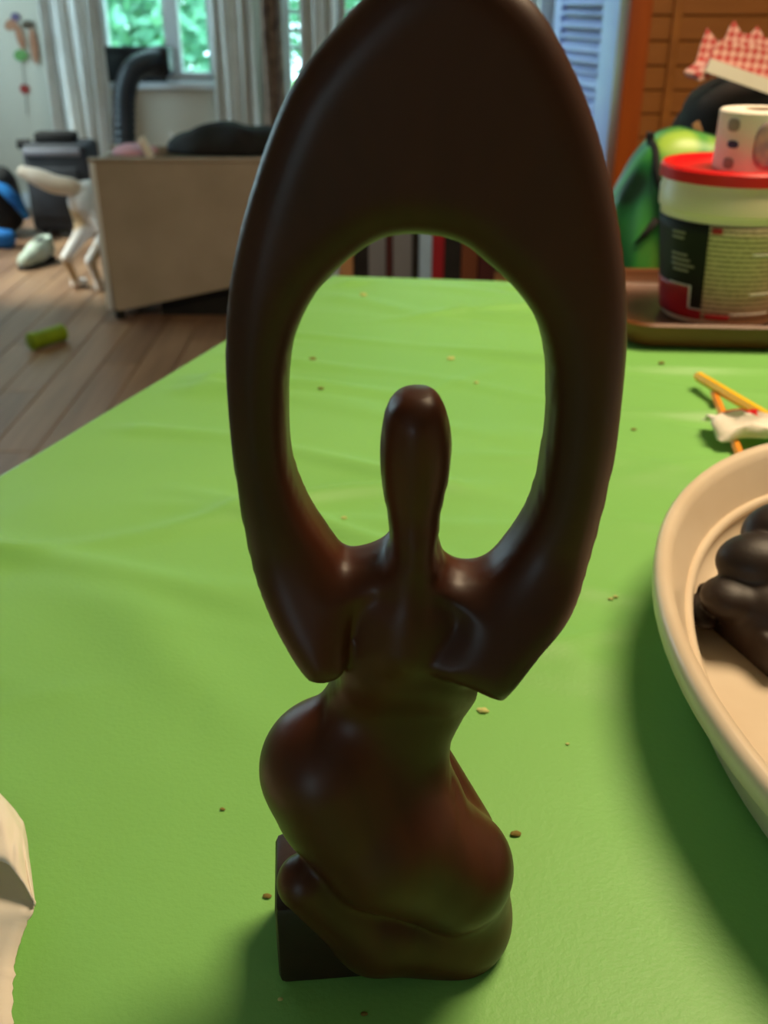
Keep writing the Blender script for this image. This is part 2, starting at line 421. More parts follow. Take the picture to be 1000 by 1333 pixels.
# ================================================================== the room
XL, XR, YF, YB, ZC = -2.7, 2.7, -2.2, 6.0, 2.5
W1 = (-1.56, -0.92, 0.68, 2.10)      # window 1 opening x0,x1,z0,z1
W2 = (-0.56, 0.83, 0.42, 2.10)
portal('window_daylight', (W1[0]+W1[1])/2, (W1[2]+W1[3])/2, W1[1]-W1[0], W1[3]-W1[2], YB+.10)
portal('glass_door_daylight', (W2[0]+W2[1])/2, (W2[2]+W2[3])/2, W2[1]-W2[0], W2[3]-W2[2], YB+.10)

# floor: slab with boards
floor = struct('floor', box(XL, XR, YF, YB, -.06, -.012), M['seatwood'])
bw = 0.125
bm_ = box(-bw/2+.0015, bw/2-.0015, -.6, .6, -.012, 0, .0015, 1)
me_b = bpy.data.meshes.new('floor_board'); me_b.from_pydata([tuple(v) for v in bm_[0]], [], bm_[1]); me_b.materials.append(M['floor'])
nb = 0
fo = wloc(floor)
for i in range(int((XR-XL)/bw)):
    x = XL+bw*(i+.5)
    off = (i*0.47) % 1.2
    y = YF-off
    while y < YB:
        y0, y1 = max(y, YF), min(y+1.2, YB)
        if y1-y0 > .05:
            o = bpy.data.objects.new('floor_board', me_b); COL.objects.link(o); o.parent = floor
            o.location = Vector((x, (y0+y1)/2, 0))-fo; o.scale = (1, (y1-y0-.003)/1.2, 1)
            nb += 1
        y += 1.2
struct('ceiling', box(XL, XR, YF, YB, ZC, ZC+.08), M['ceil'])
W3 = (3.75, 5.65, .70, 2.10)           # window added in the left wall to carry daylight (y0,y1,z0,z1), out of frame
W4 = (-1.6, -1.0, 1.0, 2.0)           # unseen window added behind the camera for cool fill (x0,x1,z0,z1)
struct('wall_left', join(box(XL-.1, XL, YF, W3[0], 0, ZC), box(XL-.1, XL, W3[1], YB, 0, ZC), box(XL-.1, XL, W3[0], W3[1], 0, W3[2]), box(XL-.1, XL, W3[0], W3[1], W3[3], ZC)), M['wall'], smooth=False)
w3 = struct('added_window_left', join(box(XL-.07, XL-.02, W3[0], W3[0]+.05, W3[2], W3[3]), box(XL-.07, XL-.02, W3[1]-.05, W3[1], W3[2], W3[3]), box(XL-.07, XL-.02, W3[0]+.05, W3[1]-.05, W3[2], W3[2]+.05),
            box(XL-.07, XL-.02, W3[0]+.05, W3[1]-.05, W3[3]-.05, W3[3]), box(XL-.07, XL-.02, 4.68, 4.73, W3[2]+.05, W3[3]-.05)), M['trim'], smooth=False)
w4 = struct('added_window_rear', join(box(W4[0], W4[0]+.05, YF-.07, YF-.02, W4[2], W4[3]), box(W4[1]-.05, W4[1], YF-.07, YF-.02, W4[2], W4[3]), box(W4[0]+.05, W4[1]-.05, YF-.07, YF-.02, W4[2], W4[2]+.05),
            box(W4[0]+.05, W4[1]-.05, YF-.07, YF-.02, W4[3]-.05, W4[3])), M['trim'], smooth=False)
for y0_, y1_ in ((W3[0]+.05, 4.68), (4.73, W3[1]-.05)): obj('pane', box(XL-.05, XL-.045, y0_, y1_, W3[2]+.05, W3[3]-.05), M['glass'], w3, smooth=False)
obj('pane', box(W4[0]+.05, W4[1]-.05, YF-.05, YF-.045, W4[2]+.05, W4[3]-.05), M['glass'], w4, smooth=False)
portal('added_side_daylight', 0, (W3[2]+W3[3])/2, W3[1]-W3[0], W3[3]-W3[2], (W3[0]+W3[1])/2, (math.pi/2, 0, -math.pi/2)).location.x = XL-.09
portal('added_rear_daylight', (W4[0]+W4[1])/2, (W4[2]+W4[3])/2, W4[1]-W4[0], W4[3]-W4[2], YF-.09, (math.pi/2, 0, 0))
struct('wall_right', box(XR, XR+.1, YF, YB, 0, ZC), M['wall'])
struct('wall_front', join(box(XL, W4[0], YF-.1, YF, 0, ZC), box(W4[1], XR, YF-.1, YF, 0, ZC), box(W4[0], W4[1], YF-.1, YF, 0, W4[2]), box(W4[0], W4[1], YF-.1, YF, W4[3], ZC)), M['wall'], smooth=False)
yb0, yb1 = YB, YB+.14
struct('wall_back', join(
    box(XL, W1[0], yb0, yb1, 0, ZC), box(W1[0], W1[1], yb0, yb1, 0, W1[2]), box(W1[0], W1[1], yb0, yb1, W1[3], ZC),
    box(W1[1], W2[0], yb0, yb1, 0, ZC), box(W2[0], W2[1], yb0, yb1, 0, W2[2]), box(W2[0], W2[1], yb0, yb1, W2[3], ZC),
    box(W2[1], XR, yb0, yb1, 0, ZC)), M['wall'], smooth=False)
struct('baseboard_back', box(XL, XR, YB-.015, YB, 0, .09, .004), M['trim'])

# window 1: two sashes
def window(name, W_, mull, rails, yy):
    x0, x1, z0, z1 = W_
    f = .045
    w = struct(name, join(box(x0, x1, yy, yy+.06, z0, z0+f), box(x0, x1, yy, yy+.06, z1-f, z1),
                          box(x0, x0+f, yy, yy+.06, z0+f, z1-f), box(x1-f, x1, yy, yy+.06, z0+f, z1-f)), M['trim'], smooth=False)
    xs = [x0+f]+[v for m in mull for v in (m[0], m[1])]+[x1-f]
    for m in mull: obj('mullion', box(m[0], m[1], yy-.01, yy+.06, z0+f, z1-f, .004), M['trim'], w)
    for k in range(0, len(xs), 2):
        obj('pane', box(xs[k], xs[k+1], yy+.025, yy+.031, z0+f, z1-f), M['glass'], w, smooth=False)
        for r in rails: obj('muntin', box(xs[k], xs[k+1], yy+.012, yy+.05, r, r+.02, .003), M['trim'], w)
    obj('window_sill', box(x0-.05, x1+.05, YB-.06, yy+.06, z0-.035, z0, .006), M['trim'], w)
    return w
mx0 = at(213, 40, YB+.05).x; mx1 = at(233, 40, YB+.05).x
w1 = window('window_1', W1, [(mx0, mx1)], [], YB+.05)
w2 = window('window_2', W2, [(-.46, -.42), (.16, .2)], [at(0, 18, 6.05).z, at(0, 42, 6.05).z, at(0, 65, 6.05).z, 1.3, 1.5, 1.7, 1.9], YB+.05)
struct('trim_1', box(W2[1], W2[1]+.09, YB-.03, YB, 0, 2.2, .006), M['trim'])
struct('trim_2', box(W1[0]-.0, W1[1]+.0, YB-.025, YB, W1[3], W1[3]+.08, .006), M['trim'])

# wood-panelled partition on the right with an orange edge post
PY = 3.0
px0 = at(818, 0, PY).x
post = struct('trim_3', box(px0, px0+.062, PY-.03, PY+.10, 0, ZC, .006), M['orangewood'])
part = struct('wall_panelled', box(px0+.062, XR, PY+.012, PY+.09, 0, ZC), M['seatwood'], smooth=False)
ph = .062
L_ = XR-px0-.062
pm = box(0, L_, -.014, .0, .0015, ph-.0015, .003, 1)
me_p = bpy.data.meshes.new('plank'); me_p.from_pydata([tuple(v) for v in pm[0]], [], pm[1]); me_p.materials.append(M['plank'])
for k in range(int(ZC/ph)):
    o = bpy.data.objects.new('plank', me_p); COL.objects.link(o); o.parent = part
    o.location = Vector((px0+.062, PY+.012+random.uniform(-.002, .001), k*ph))-wloc(part)
vx = at(876, 60, PY).x
obj('stile', box(vx-.012, vx+.012, PY-.016, PY, 0, ZC, .003), M['plank'], part)

# louvred shutter door, swung into the room from the window trim
sA = Vector((at(727, 0, 5.93).x, 5.93, 0)); sB = Vector((at(815, 0, 5.15).x, 5.15, 0))
sL = (sB-sA).length; sang = math.atan2(sB.y-sA.y, sB.x-sA.x)
sh = thing('louvred_shutter', 'white louvred shutter door beside the orange wooden post', 'shutter', tuple(sA))
SM = Matrix.Translation(sA)@Matrix.Rotation(sang, 4, 'Z')
def sbox(*a): return xf(box(*a), SM)
obj('stile', sbox(0, .09, -.018, .018, .01, 2.15, .004), M['shutter'], sh)
obj('stile', sbox(sL-.20, sL, -.018, .018, .01, 2.15, .004), M['shutter'], sh)
for z0, z1 in ((.01, .16), (2.05, 2.15)):
    obj('rail', sbox(.09, sL-.20, -.016, .016, z0, z1, .003), M['shutter'], sh)
z = .20
while z < 2.03:
    b = box(.09, sL-.20, -.030, .030, -.004, .004, .002, 1)
    b = xf(b, SM@Matrix.Translation((0, 0, z))@Matrix.Rotation(math.radians(40+random.uniform(-16, 10)), 4, 'X'))
    obj('slat', b, M['shutter'], sh); z += .052

# outside
struct('lawn', box(-14, 14, YB+.3, 22, -.5, -.4), M['grass'])
def tree(x, y, h, r, n, seed, label):
    rg = random.Random(seed)
    t = thing('tree', label, 'tree', (x, y, -.4), 'trees outside the windows')
    obj('trunk', tube([(x, y, -.4), (x+.05, y, h*.5), (x, y+.05, h*.9)], [.14, .11, .05], 8), M['bark'], t)
    V = []; Fc = []
    for _ in range(n):
        while True:
            p = Vector((rg.uniform(-1, 1), rg.uniform(-1, 1), rg.uniform(-1, 1)))
            if .3 < p.length < 1: break
        c = Vector((x+p.x*r, y+p.y*r*.7, h*.55+p.z*h*.55))
        a = Vector((rg.gauss(0, 1), rg.gauss(0, 1), rg.gauss(0, 1))).normalized(); b = a.orthogonal().normalized()
        s = rg.uniform(.06, .11); k = len(V)
        V += [tuple(c-a*s), tuple(c+b*s*.5), tuple(c+a*s), tuple(c-b*s*.5)]; Fc.append((k, k+1, k+2, k+3))
    obj('foliage', (V, Fc), M['leaf'], t, smooth=False, kind='stuff')
tree(-2.6, 10.0, 3.6, 2.0, 15000, 1, 'leafy green tree outside, seen through the small window')
tree(2.3, 10.6, 3.6, 2.0, 15000, 2, 'leafy green tree outside, behind the glass beside the shutter')
tree(-.3, 14.8, 5.2, 2.6, 15000, 3, 'taller leafy tree standing between and beyond the two others')

# curtains
def curtain(name, px_a, px_b, Y, mt, label, folds, amp, zb=.03, grp=None):
    xa, xb = at(px_a, 0, Y).x, at(px_b, 0, Y).x
    n = 90
    ph = random.random()*6
    def fn(u, v):
        x = xa+(xb-xa)*u; z = 2.25+(zb-2.25)*v
        w = math.sin(u*folds*2*math.pi+ph+.5*math.sin(v*3))*amp*(.6+.4*v)+.4*amp*math.sin(u*folds*4.7*math.pi+1+v)
        return (x+.012*math.sin(v*4+u*9), Y+w, z)
    o = obj(name, gridsurf(fn, n, 24), mt, smooth='all', origin=((xa+xb)/2, Y, zb))
    solid(o, .004); tag(o, label, 'curtain', grp); return o
curtain('curtain', 46, 131, 5.84, M['curtain'], 'pale curtain between the wall garland and the hose window', 4.0, .035)
curtain('curtain', 272, 330, 5.86, M['curtain'], 'pale curtain between the hose window and the brown curtain', 3.0, .035)
curtain('curtain', 335, 368, 5.80, M['browncurtain'], 'narrow brown patterned curtain', 2.0, .03)
curtain('curtain', 387, 452, 5.84, M['curtain'], 'pale curtain hanging across the glass with white bars', 3.0, .035)
for (xa, xb, nm) in ((-1.9, -.5, 'rod over the hose window'), (-.52, .9, 'rod over the wide barred window')):
    r_ = obj('curtain_rod', tube([(xa, 5.84, 2.275), (xb, 5.84, 2.275)], .011, 12), M['metal'])
    tag(r_, 'thin grey metal curtain '+nm, 'curtain rod')

# ceiling lamp over the far side of the table (out of frame, lights the table)
lx, ly, lz = LAMP_POS
lamp = thing('ceiling_lamp', 'wide white drum ceiling lamp above the green table', 'lamp', (lx, ly, lz))
obj('canopy', lathe([(0, ZC-.001-lz), (.08, ZC-.001-lz), (.07, ZC-.03-lz), (0, ZC-.03-lz)], (lx, ly, lz), 24), M['metal'], lamp)
obj('rod', tube([(lx, ly, ZC-.02), (lx, ly, lz+.06)], .008, 10), M['metal'], lamp)
obj('lamp_shade', lathe([(.44, .0), (.45, .0), (.45, .075), (0, .075), (0, .068), (.44, .068)], (lx, ly, lz), 48), M['trim'], lamp)
ll = bpy.data.lights.new('lamp_light', 'AREA'); ll.shape = 'DISK'; ll.size = .86; ll.energy = LAMP_W; ll.color = LAMP_COL
lo = bpy.data.objects.new('lamp_light', ll); COL.objects.link(lo); lo.location = (lx, ly, lz+.01)

# ================================================================== table and cloth
FL, FR = Vector((-.072, 1.445)), Vector((.86, 1.325))
NL = FL+Vector((-.345, -.939))*1.75; NR = Vector((.62, -.42))
def quad(s, t): return FL*(1-s)*(1-t)+FR*s*(1-t)+NL*(1-s)*t+NR*s*t
tab = thing('folding_table', 'long folding table hidden under the green cloth', 'table', (*quad(.5, .5), 0))
poly = [quad(.01, .01), quad(.99, .01), quad(.99, .99), quad(.01, .99)]
obj('table_top', extrude([(p.x, p.y) for p in poly][::-1], lambda u, v, d: (u, v, d), TZ-.035, TZ-.004), M['tanwood'], tab, smooth=False)
for s, t in ((.08, .07), (.92, .07), (.08, .93), (.92, .93)):
    p = quad(s, t); obj('leg', tube([(p.x, p.y, 0), (p.x, p.y, TZ-.035)], .016, 12), M['metal'], tab)

def wrinkle(x, y):
    d = math.hypot(x-.0, y-.30)
    a = min(1, max(0, (d-.10)/.18))
    far = min(1, max(0, (y-.42)/.25))
    z = .0016*mnoise.noise(Vector((x*6, y*9, 0)))+.0022*mnoise.noise(Vector((x*2.2, y*3.2, 3)))
    def ridge(f, ang, w, amp, sd, wob):
        u = x*math.cos(ang)+y*math.sin(ang)+wob*mnoise.noise(Vector((x*3, y*3, sd)))
        q = abs(((u*f+sd) % 1)-.5)*2
        return amp*math.exp(-((1-q)/w)**2)*max(0, .35+1.3*mnoise.noise(Vector((x*4+sd, y*4, 1+sd))))
    z += far*(ridge(7, 1.42, .15, .0100, .3, .06)+ridge(9, 1.15, .18, .0075, 1.7, .05)+ridge(4.5, 1.9, .10, .0090, 2.9, .08))
    z += ridge(3, 1.25, .10, .0080, 4.4, .08)+ridge(2.3, 1.0, .10, .0075, 6.2, .10)
    z *= (.15+.85*a)
    e = math.hypot((x-.357)/.208, (y-.42)/.286)                # flat under the tub, the tray and the paper
    z *= min(1, max(0, (e-.95)/.25))
    q = max(.26-x, 1.06-y, 0); z *= min(1, q/.04)
    if x < -.10: z *= min(1, max(0, (y-.40)/.08))
    return min(z, .009)
NS, NT = 230, 300; DROP = .30
def cloth_pt(s, t):
    cs, ct = min(max(s, 0), 1), min(max(t, 0), 1)
    p = quad(cs, ct); ov = max(abs(s-cs)*1.0, abs(t-ct)*1.7)
    ed = min(cs/.05, (1-cs)/.05, ct/.03, (1-ct)/.03, 1)
    z = TZ+wrinkle(p.x, p.y)*ed*ed
    if ov > 0:
        c = quad(.5, .5); out = Vector((0, 0))
        if s != cs: out += (FR-FL).normalized()*(1 if s > 1 else -1)
        if t != ct: out += (NL-FL).normalized()*(1 if t > 1 else -1)
        k = min(1, ov/.02)
        arc = (cs*6 if s == cs else ct*9)
        p = p+out*(.006*k+.018*(ov/DROP)*(1+math.sin(arc*7)))
        z = TZ-max(0, ov-.006)
    return (p.x, p.y, z)
us = [-.30, -.24, -.18, -.12, -.06, -.02, -.006, 0]+[i/NS for i in range(1, NS)]+[1, 1.006, 1.02, 1.06, 1.12, 1.18, 1.24, 1.30]
ts = [-.176, -.14, -.10, -.06, -.03, -.012, -.004, 0]+[i/NT for i in range(1, NT)]+[1, 1.004, 1.012, 1.03, 1.06, 1.10, 1.14, 1.176]
V = [cloth_pt(s, t) for t in ts for s in us]; n = len(us)
Fc = [(j*n+i, j*n+i+1, (j+1)*n+i+1, (j+1)*n+i) for j in range(len(ts)-1) for i in range(n-1)]
Fc = [f[::-1] for f in Fc]
cl = obj('tablecloth', (V, Fc), M['cloth'], smooth='all')
tag(cl, 'bright green plastic tablecloth with creases spread over the table', 'tablecloth')

# ================================================================== the statue
D0 = 0.288
def Pz(px, py, dy=0.0):
    p = at(px, py, D0+dy); return np.array(p)
def P2(px, py, dy=0.0):
    p = at(px, py, D0+dy); return (p.x, p.z)
def rpx(r, px, py, dy=0.0):       # radius in photo pixels -> metres at that depth
    p = at(px, py, D0+dy); return r*((p-CAM).dot(_fw))/F_PX
fld = Field((-.085, D0-.05, TZ-.006), (.092, D0+.066, 1.135), .0014)
outer = [(580, -62), (520, -42), (470, 0), (420, 55), (380, 112), (350, 182), (325, 260), (306, 340), (298, 405), (297, 470), (302, 550), (315, 650), (335, 740),
         (364, 812), (396, 862), (416, 871), (438, 868), (452, 855), (457, 815), (470, 775), (500, 756), (540, 752), (580, 772), (588, 796), (566, 824), (553, 846), (568, 862), (606, 877), (646, 893), (663, 884),
         (698, 842), (740, 788), (765, 712), (784, 640), (800, 560), (809, 470), (812, 400), (806, 320), (790, 230), (765, 142), (730, 62), (690, 0), (640, -42)]
inner = [(545, 303), (498, 309), (455, 336), (415, 376), (388, 427), (376, 480), (374, 560), (380, 610), (399, 660), (424, 700), (448, 727), (475, 727), (500, 717), (515, 704),
         (566, 702), (578, 732), (604, 743), (640, 735), (678, 692), (700, 640), (713, 560), (714, 480), (700, 420), (670, 375), (640, 346), (598, 314)]
def sm01(t): t = np.clip(t, 0, 1); return t*t*(3-2*t)
LEAN = .015
def dyf(py): return .004-LEAN*float(sm01((py-690)/190.0))      # the chest stands forward of the arms
so = fld.poly2([P2(p[0], p[1], dyf(p[1])) for p in catmull(outer, 6)])
si = fld.poly2([P2(*p) for p in catmull(inner, 6)])
ring = np.maximum(so, -si)
zt_, zb_ = P2(500, 690, .004)[1], P2(500, 880, .004-LEAN)[1]
ysh = D0+.004-LEAN*sm01((zt_-fld.Z)/(zt_-zb_))
fld.F = fld.inflate(ring, ysh, .0158, .0120, .0050)
# slim shoulders: the arms stay full, the shoulder sheet is thinner above the chest
# head and neck
head = [(545, 505), (520, 510), (503, 530), (495, 575), (497, 625), (505, 665), (513, 700), (512, 730), (570, 730), (567, 700), (574, 660), (584, 615), (588, 570), (580, 530), (566, 510)]
sh_ = fld.poly2([P2(*p) for p in catmull(head, 6)])
fld.smin(fld.inflate(sh_, D0-.001, .0150, .0125, .002), .003)
# torso (the back), spine, shoulder blades
tors = [(452, 745), (500, 724), (540, 716), (585, 738), (612, 765), (618, 830), (624, 895), (604, 932), (588, 966), (586, 1005), (590, 1060), (500, 1080), (420, 1050), (415, 960), (428, 900), (440, 875), (446, 800)]
st_ = fld.poly2([P2(*p) for p in catmull(tors, 6)])
bump_ = sm01((P2(500, 700)[1]-fld.Z)/(P2(500, 700)[1]-P2(500, 830)[1]))*sm01((fld.Z-P2(500, 915)[1])/(P2(500, 850)[1]-P2(500, 915)[1]))
fld.smin(fld.inflate(st_, D0+.004-.0065*bump_, .0170, .020, .003), .004)
fld.smin(fld.cone(Pz(538, 705, -.008), Pz(528, 845, -.0150), .0060, .0060), .008)
# hips and the near thigh sweeping to the knee
def C(a, b, k=0.0, flat=1.0):
    fld.smin(fld.cone(Pz(a[0], a[1], a[3]), Pz(b[0], b[1], b[3]), rpx(a[2], a[0], a[1], a[3]), rpx(b[2], b[0], b[1], b[3]), flat), k)
C((430, 998, 88, .000), (506, 1082, 98, -.002), .012, 1.02)
C((430, 1000, 86, .000), (442, 1042, 82, -.003), .006)
C((506, 1082, 98, -.003), (588, 1130, 80, .000), .004, 1.0)
# far thigh behind the waist
C((545, 1000, 48, .026), (592, 1085, 52, .022), .003)
# calf folded back under the thigh, foot to the left
C((588, 1194, 76, .010), (492, 1198, 66, -.003), .0008)
C((492, 1198, 66, -.003), (398, 1148, 38, -.013), .004)
C((592, 1128, 72, .006), (590, 1190, 74, .012), .004)
fld.F = np.maximum(fld.F, (TZ-fld.Z))
stt = thing('wooden_statue', 'dark polished wooden abstract figure with arms joined in a tall loop', 'statue', (0, D0, TZ))
obj('figure', fld.mesh(), M['wood'], stt, smooth='all')
# base block
bl = onz(364, 1283); bx0 = bl.x; by0 = bl.y
bt = at(364, 1083, by0).z
bb = box(bx0, .030, by0, by0+.042, TZ, at(366, 1082, by0+.042).z, .003, 2)
bb = rotz(bb, math.radians(5), (bx0, by0, TZ))
obj('base_block', bb, M['base'], stt)['label'] = 'squared dark wooden base block'

# ================================================================== things on the table
# oval cream tub
TC = (.357, .42, TZ+.0035)
ra, rb = .208, .286
prof = [(0, .004), (.70, .004), (.83, .004), (.862, .008), (.90, .030), (.945, .052), (.955, .058), (.985, .0605), (1.0, .056), (1.0, .047), (.985, .044), (.972, .046),
        (.93, .030), (.885, .004), (.865, 0), (0, 0)]
V = []; Fc = []; n = 96
for k, (r, z) in enumerate(prof):
    for i in range(n):
        a = 2*math.pi*i/n
        ins = (1-r)
        rx, ry = ra-ins*.215 if r else 0, rb-ins*.215 if r else 0
        if r == .70: rx, ry = ra*.5, rb*.5
        V.append((TC[0]+rx*math.cos(a), TC[1]+ry*math.sin(a), TC[2]+z))
for j in range(len(prof)-1):
    for i in range(n): Fc.append((j*n+i, j*n+(i+1) % n, (j+1)*n+(i+1) % n, (j+1)*n+i))
tub = thing('oval_tub', 'large oval cream plastic tub holding a dark carving', 'tub', TC)
obj('tub_body', (V, Fc), M['tub'], tub, smooth='all')
rr = lathe([(.0, 0)], TC, 4)
pts = [(TC[0]+(ra-.0235)*math.cos(a), TC[1]+(rb-.0235)*math.sin(a), TC[2]+.026) for a in np.linspace(0, 2*math.pi, 97)]
obj('moulded_ring', tube(pts, .0036, 10, cap=False), M['tub'], tub, smooth='all')

# dark carving lying in the tub
cz = TC[2]+.0045
cf = Field((.18, .44, cz-.004), (.42, .68, .885), .0020)
cf.F = cf.rbox((.3045, .5365, cz+.011), (.10, .040, .012), .004, math.radians(19))
def lobe(px, py, Y, rx, ry, rz, k):
    c = at(px, py, Y); cf.smin(cf.ell(tuple(c), (rx, ry, rz)), k)
lobe(912, 796, .520, .010, .018, .006, .003)
lobe(950, 778, .512, .0175, .018, .0120, .002)
lobe(990, 732, .528, .0270, .022, .0175, .002)
lobe(1024, 696, .550, .0280, .022, .0210, .002)
lobe(1010, 800, .510, .0330, .028, .0260, .004)
lobe(1060, 740, .545, .040, .035, .040, .006)
cf.smin(cf.rbox((.322, .5425, cz+.032), (.082, .036, .030), .010, math.radians(19)), .006)
cf.smin(cf.cone((.325, .54, cz+.03), (.39, .57, cz+.025), .026, .018), .006)
cf.F = np.maximum(cf.F, cz-cf.Z)
o = obj('wood_carving', cf.mesh(), M['choc'], smooth='all')
tag(o, 'dark brown lobed wooden carving lying inside the oval tub', 'carving')

# pencils behind the tub
def pencil(p0, p1, r, m_, label, tip_m):
    a = Vector(p0); b = Vector(p1); d = (b-a).normalized()
    t = thing('pencil', label, 'pencil', tuple(a))
    obj('shaft', tube([a, b-d*.014], r, 6), m_, t, smooth=False)
    obj('tip', tube([b-d*.014, b-d*.003], [r*.98, r*.3], 6), tip_m, t, smooth=False)
    obj('lead', tube([b-d*.003, b], [r*.3, r*.05], 6), M['black'], t, smooth=False)
    obj('end_cap', tube([a-d*.002, a], [r*.85, r], 6), m_, t, smooth=False)
a = onz(930, 512, TZ+.0085); b = onz(976, 622, TZ+.006)
pencil(a, b, .0042, M['orange'], 'orange pencil lying under the yellow one behind the tub', M['palewood'])
a = onz(909, 490, TZ+.0140); b = onz(1012, 551, TZ+.0170)
pencil(a, b, .0052, M['yellow'], 'yellow pencil resting across the orange pencil', M['palewood'])
# crumpled printed napkin on them
nap = thing('crumpled_wrapper', 'crumpled cream paper wrapper with red and blue print beside pencils', 'wrapper', tuple(onz(965, 575)))
c0 = onz(972, 580, TZ+.0)
def nfn(u, v):
    x = c0.x-.032+.105*u; y = c0.y-.012+.046*v-.016*u
    z = TZ+.012+.014*math.sin(v*math.pi)*(.6+.4*math.sin(u*7))+.010*mnoise.noise(Vector((u*5, v*5, 2)))+.012*max(0, u-.1)
    return (x+.006*mnoise.noise(Vector((u*6, v*6, 7))), y+.006*mnoise.noise(Vector((u*6, v*6, 9))), z)
solid(obj('paper', gridsurf(nfn, 18, 12), M['paper'], nap, smooth=True), .0012)
def patch(u0, u1, v0, v1, nm, mt):
    f = lambda u, v: tuple(Vector(nfn(u0+(u1-u0)*u, v0+(v1-v0)*v))+Vector((0, -.0004, .0016)))
    solid(obj(nm, gridsurf(f, 6, 5), mt, nap), .0008)
patch(.12, .42, .50, .80, 'red_print', M['red']); patch(.60, .85, .62, .95, 'blue_print', M['blue'])

# white crumpled paper at the near left
pap = thing('crumpled_paper', 'large crumpled sheet of plain white paper on the green cloth', 'paper', tuple(onz(0, 1200)))
def curve(P, v):
    k = v*(len(P)-1); i = min(int(k), len(P)-2); return P[i]*(1-(k-i))+P[i+1]*(k-i)
def cr_(pts, zs): return [Vector(q) for q in catmull([tuple(onz(px, py, TZ+z)) for (px, py), z in zip(pts, zs)], 10, False)]
eT = cr_([(-150, 930), (-60, 995), (0, 1035), (24, 1062), (33, 1084), (45, 1176)], [.004, .006, .010, .012, .014, .018])
eB = cr_([(-150, 1110), (-60, 1105), (0, 1120), (22, 1138), (36, 1158), (46, 1180)], [.040, .034, .030, .028, .024, .019])
def flap(u, v):
    a, b = curve(eT, v), curve(eB, v); p = a*(1-u)+b*u
    p.z += .016*math.sin(u*math.pi)*(1-v*.9)+.0025*mnoise.noise(Vector((u*4, v*7, 1)))
    return tuple(p)
solid(obj('folded_flap', gridsurf(flap, 16, 50), M['paper'], pap, smooth='all'), .0008)
eR = cr_([(-10, 1060), (20, 1100), (38, 1150), (45, 1180), (31, 1212), (20, 1250), (17, 1292), (15, 1345), (12, 1460)], [.006, .008, .014, .018, .013, .008, .006, .006, .005])
def sheet(u, v):
    p = curve(eR, v); x = p.x-(1-u)*.17
    z = p.z*u+(TZ+.006)*(1-u)+.005*(1-u)*u*4*mnoise.noise(Vector((u*4, v*5, 4)))+.003*mnoise.noise(Vector((u*9, v*9, 8)))*(1-u)
    return (x+.0012*mnoise.noise(Vector((0, v*30, 3))), p.y+.012*(1-u)*math.sin(v*5), max(z, TZ+.004))
solid(obj('sheet', gridsurf(sheet, 26, 60), M['paper'], pap, smooth='all'), .0008)
# wooden tray
BX, BY = .412, 1.21
tr = thing('serving_tray', 'brown wooden serving tray under the red-lidded tub', 'tray', (.47, 1.215, TZ+.003))
def rrect(x0, x1, y0, y1, r, n=8):
    out = []
    for cx, cy, a0 in ((x1-r, y1-r, 0), (x0+r, y1-r, 90), (x0+r, y0+r, 180), (x1-r, y0+r, 270)):
        for k in range(n+1):
            a = math.radians(a0+90*k/n); out.append((cx+r*math.cos(a), cy+r*math.sin(a)))
    return out
def loft(loops):
    n = len(loops[0]); V = [p for l in loops for p in l]; Fc = []
    for j in range(len(loops)-1):
        for i in range(n): Fc.append((j*n+i, j*n+(i+1) % n, (j+1)*n+(i+1) % n, (j+1)*n+i))
    Fc.append(tuple(range(n-1, -1, -1))); Fc.append(tuple((len(loops)-1)*n+i for i in range(n)))
    return V, Fc
tx0, tx1, ty0, ty1 = .276, .70, 1.085, 1.352
zb = TZ+.003
lp = lambda ins, z, r: [(x, y, z) for x, y in rrect(tx0+ins, tx1-ins, ty0+ins, ty1-ins, r)]
trv = loft([lp(.012, zb, .03), lp(.004, zb+.012, .035), lp(0, zb+.026, .04), lp(.003, zb+.029, .037), lp(.009, zb+.027, .032), lp(.014, zb+.014, .028), lp(.018, zb+.010, .026)])
trv = rotz(trv, math.radians(-4), (.47, 1.21, 0))
obj('tray_body', trv, M['tray'], tr)
# red-lidded tub
zb = TZ+.013
tubb = thing('plastic_tub', 'cream plastic tub with red lid and printed label on wooden tray', 'tub', (BX, BY, zb))
R0, R1, HB = .069, .084, .172
rad = lambda z: R0+(R1-R0)*min(1, z/.128)
obj('body', lathe([(0, .003), (R0-.004, 0), (R0, .004), (rad(.128), .128), (R1+.0025, .130), (R1+.003, .150), (R1+.001, .153), (R1+.002, .172), (R1-.002, .172), (R0-.003, .01), (0, .01)], (BX, BY, zb), 72), M['bucket'], tubb)
obj('lid', lathe([(0, .171), (R1-.009, .171), (R1-.006, .177), (R1+.003, .177), (R1+.0055, .174), (R1+.0055, .162), (R1+.0035, .162), (R1+.0035, .1665), (0, .1665)], (BX, BY, zb), 72), M['red'], tubb)
def arcpatch(a0, a1, z0, z1, off, nm, mt, par, n=24, top=None, ctr=None, rf=None, nz=8):
    ctr = ctr or (BX, BY, zb); rf = rf or rad
    def fn(u, v):
        a = math.radians(a0+(a1-a0)*u); z = z0+(z1-z0)*v
        r = rf(z)+off; return (ctr[0]+r*math.cos(a), ctr[1]+r*math.sin(a), ctr[2]+z)
    V, F_ = gridsurf(fn, n, nz)
    return solid(obj(nm, (V, F_), mt, par, smooth='all'), .0004, 1.0)
kb = arcpatch(150, 236, .008, .120, .0006, 'black_label', M['black'], tubb)
lb = arcpatch(236, 330, .008, .120, .0006, 'cream_label', M['fineprint'], tubb, n=30)
rl = arcpatch(150, 224, .008, .046, .0011, 'red_label', M['labelred'], tubb)
arcpatch(224, 236, .008, .020, .0011, 'red_label', M['labelred'], tubb, n=6)
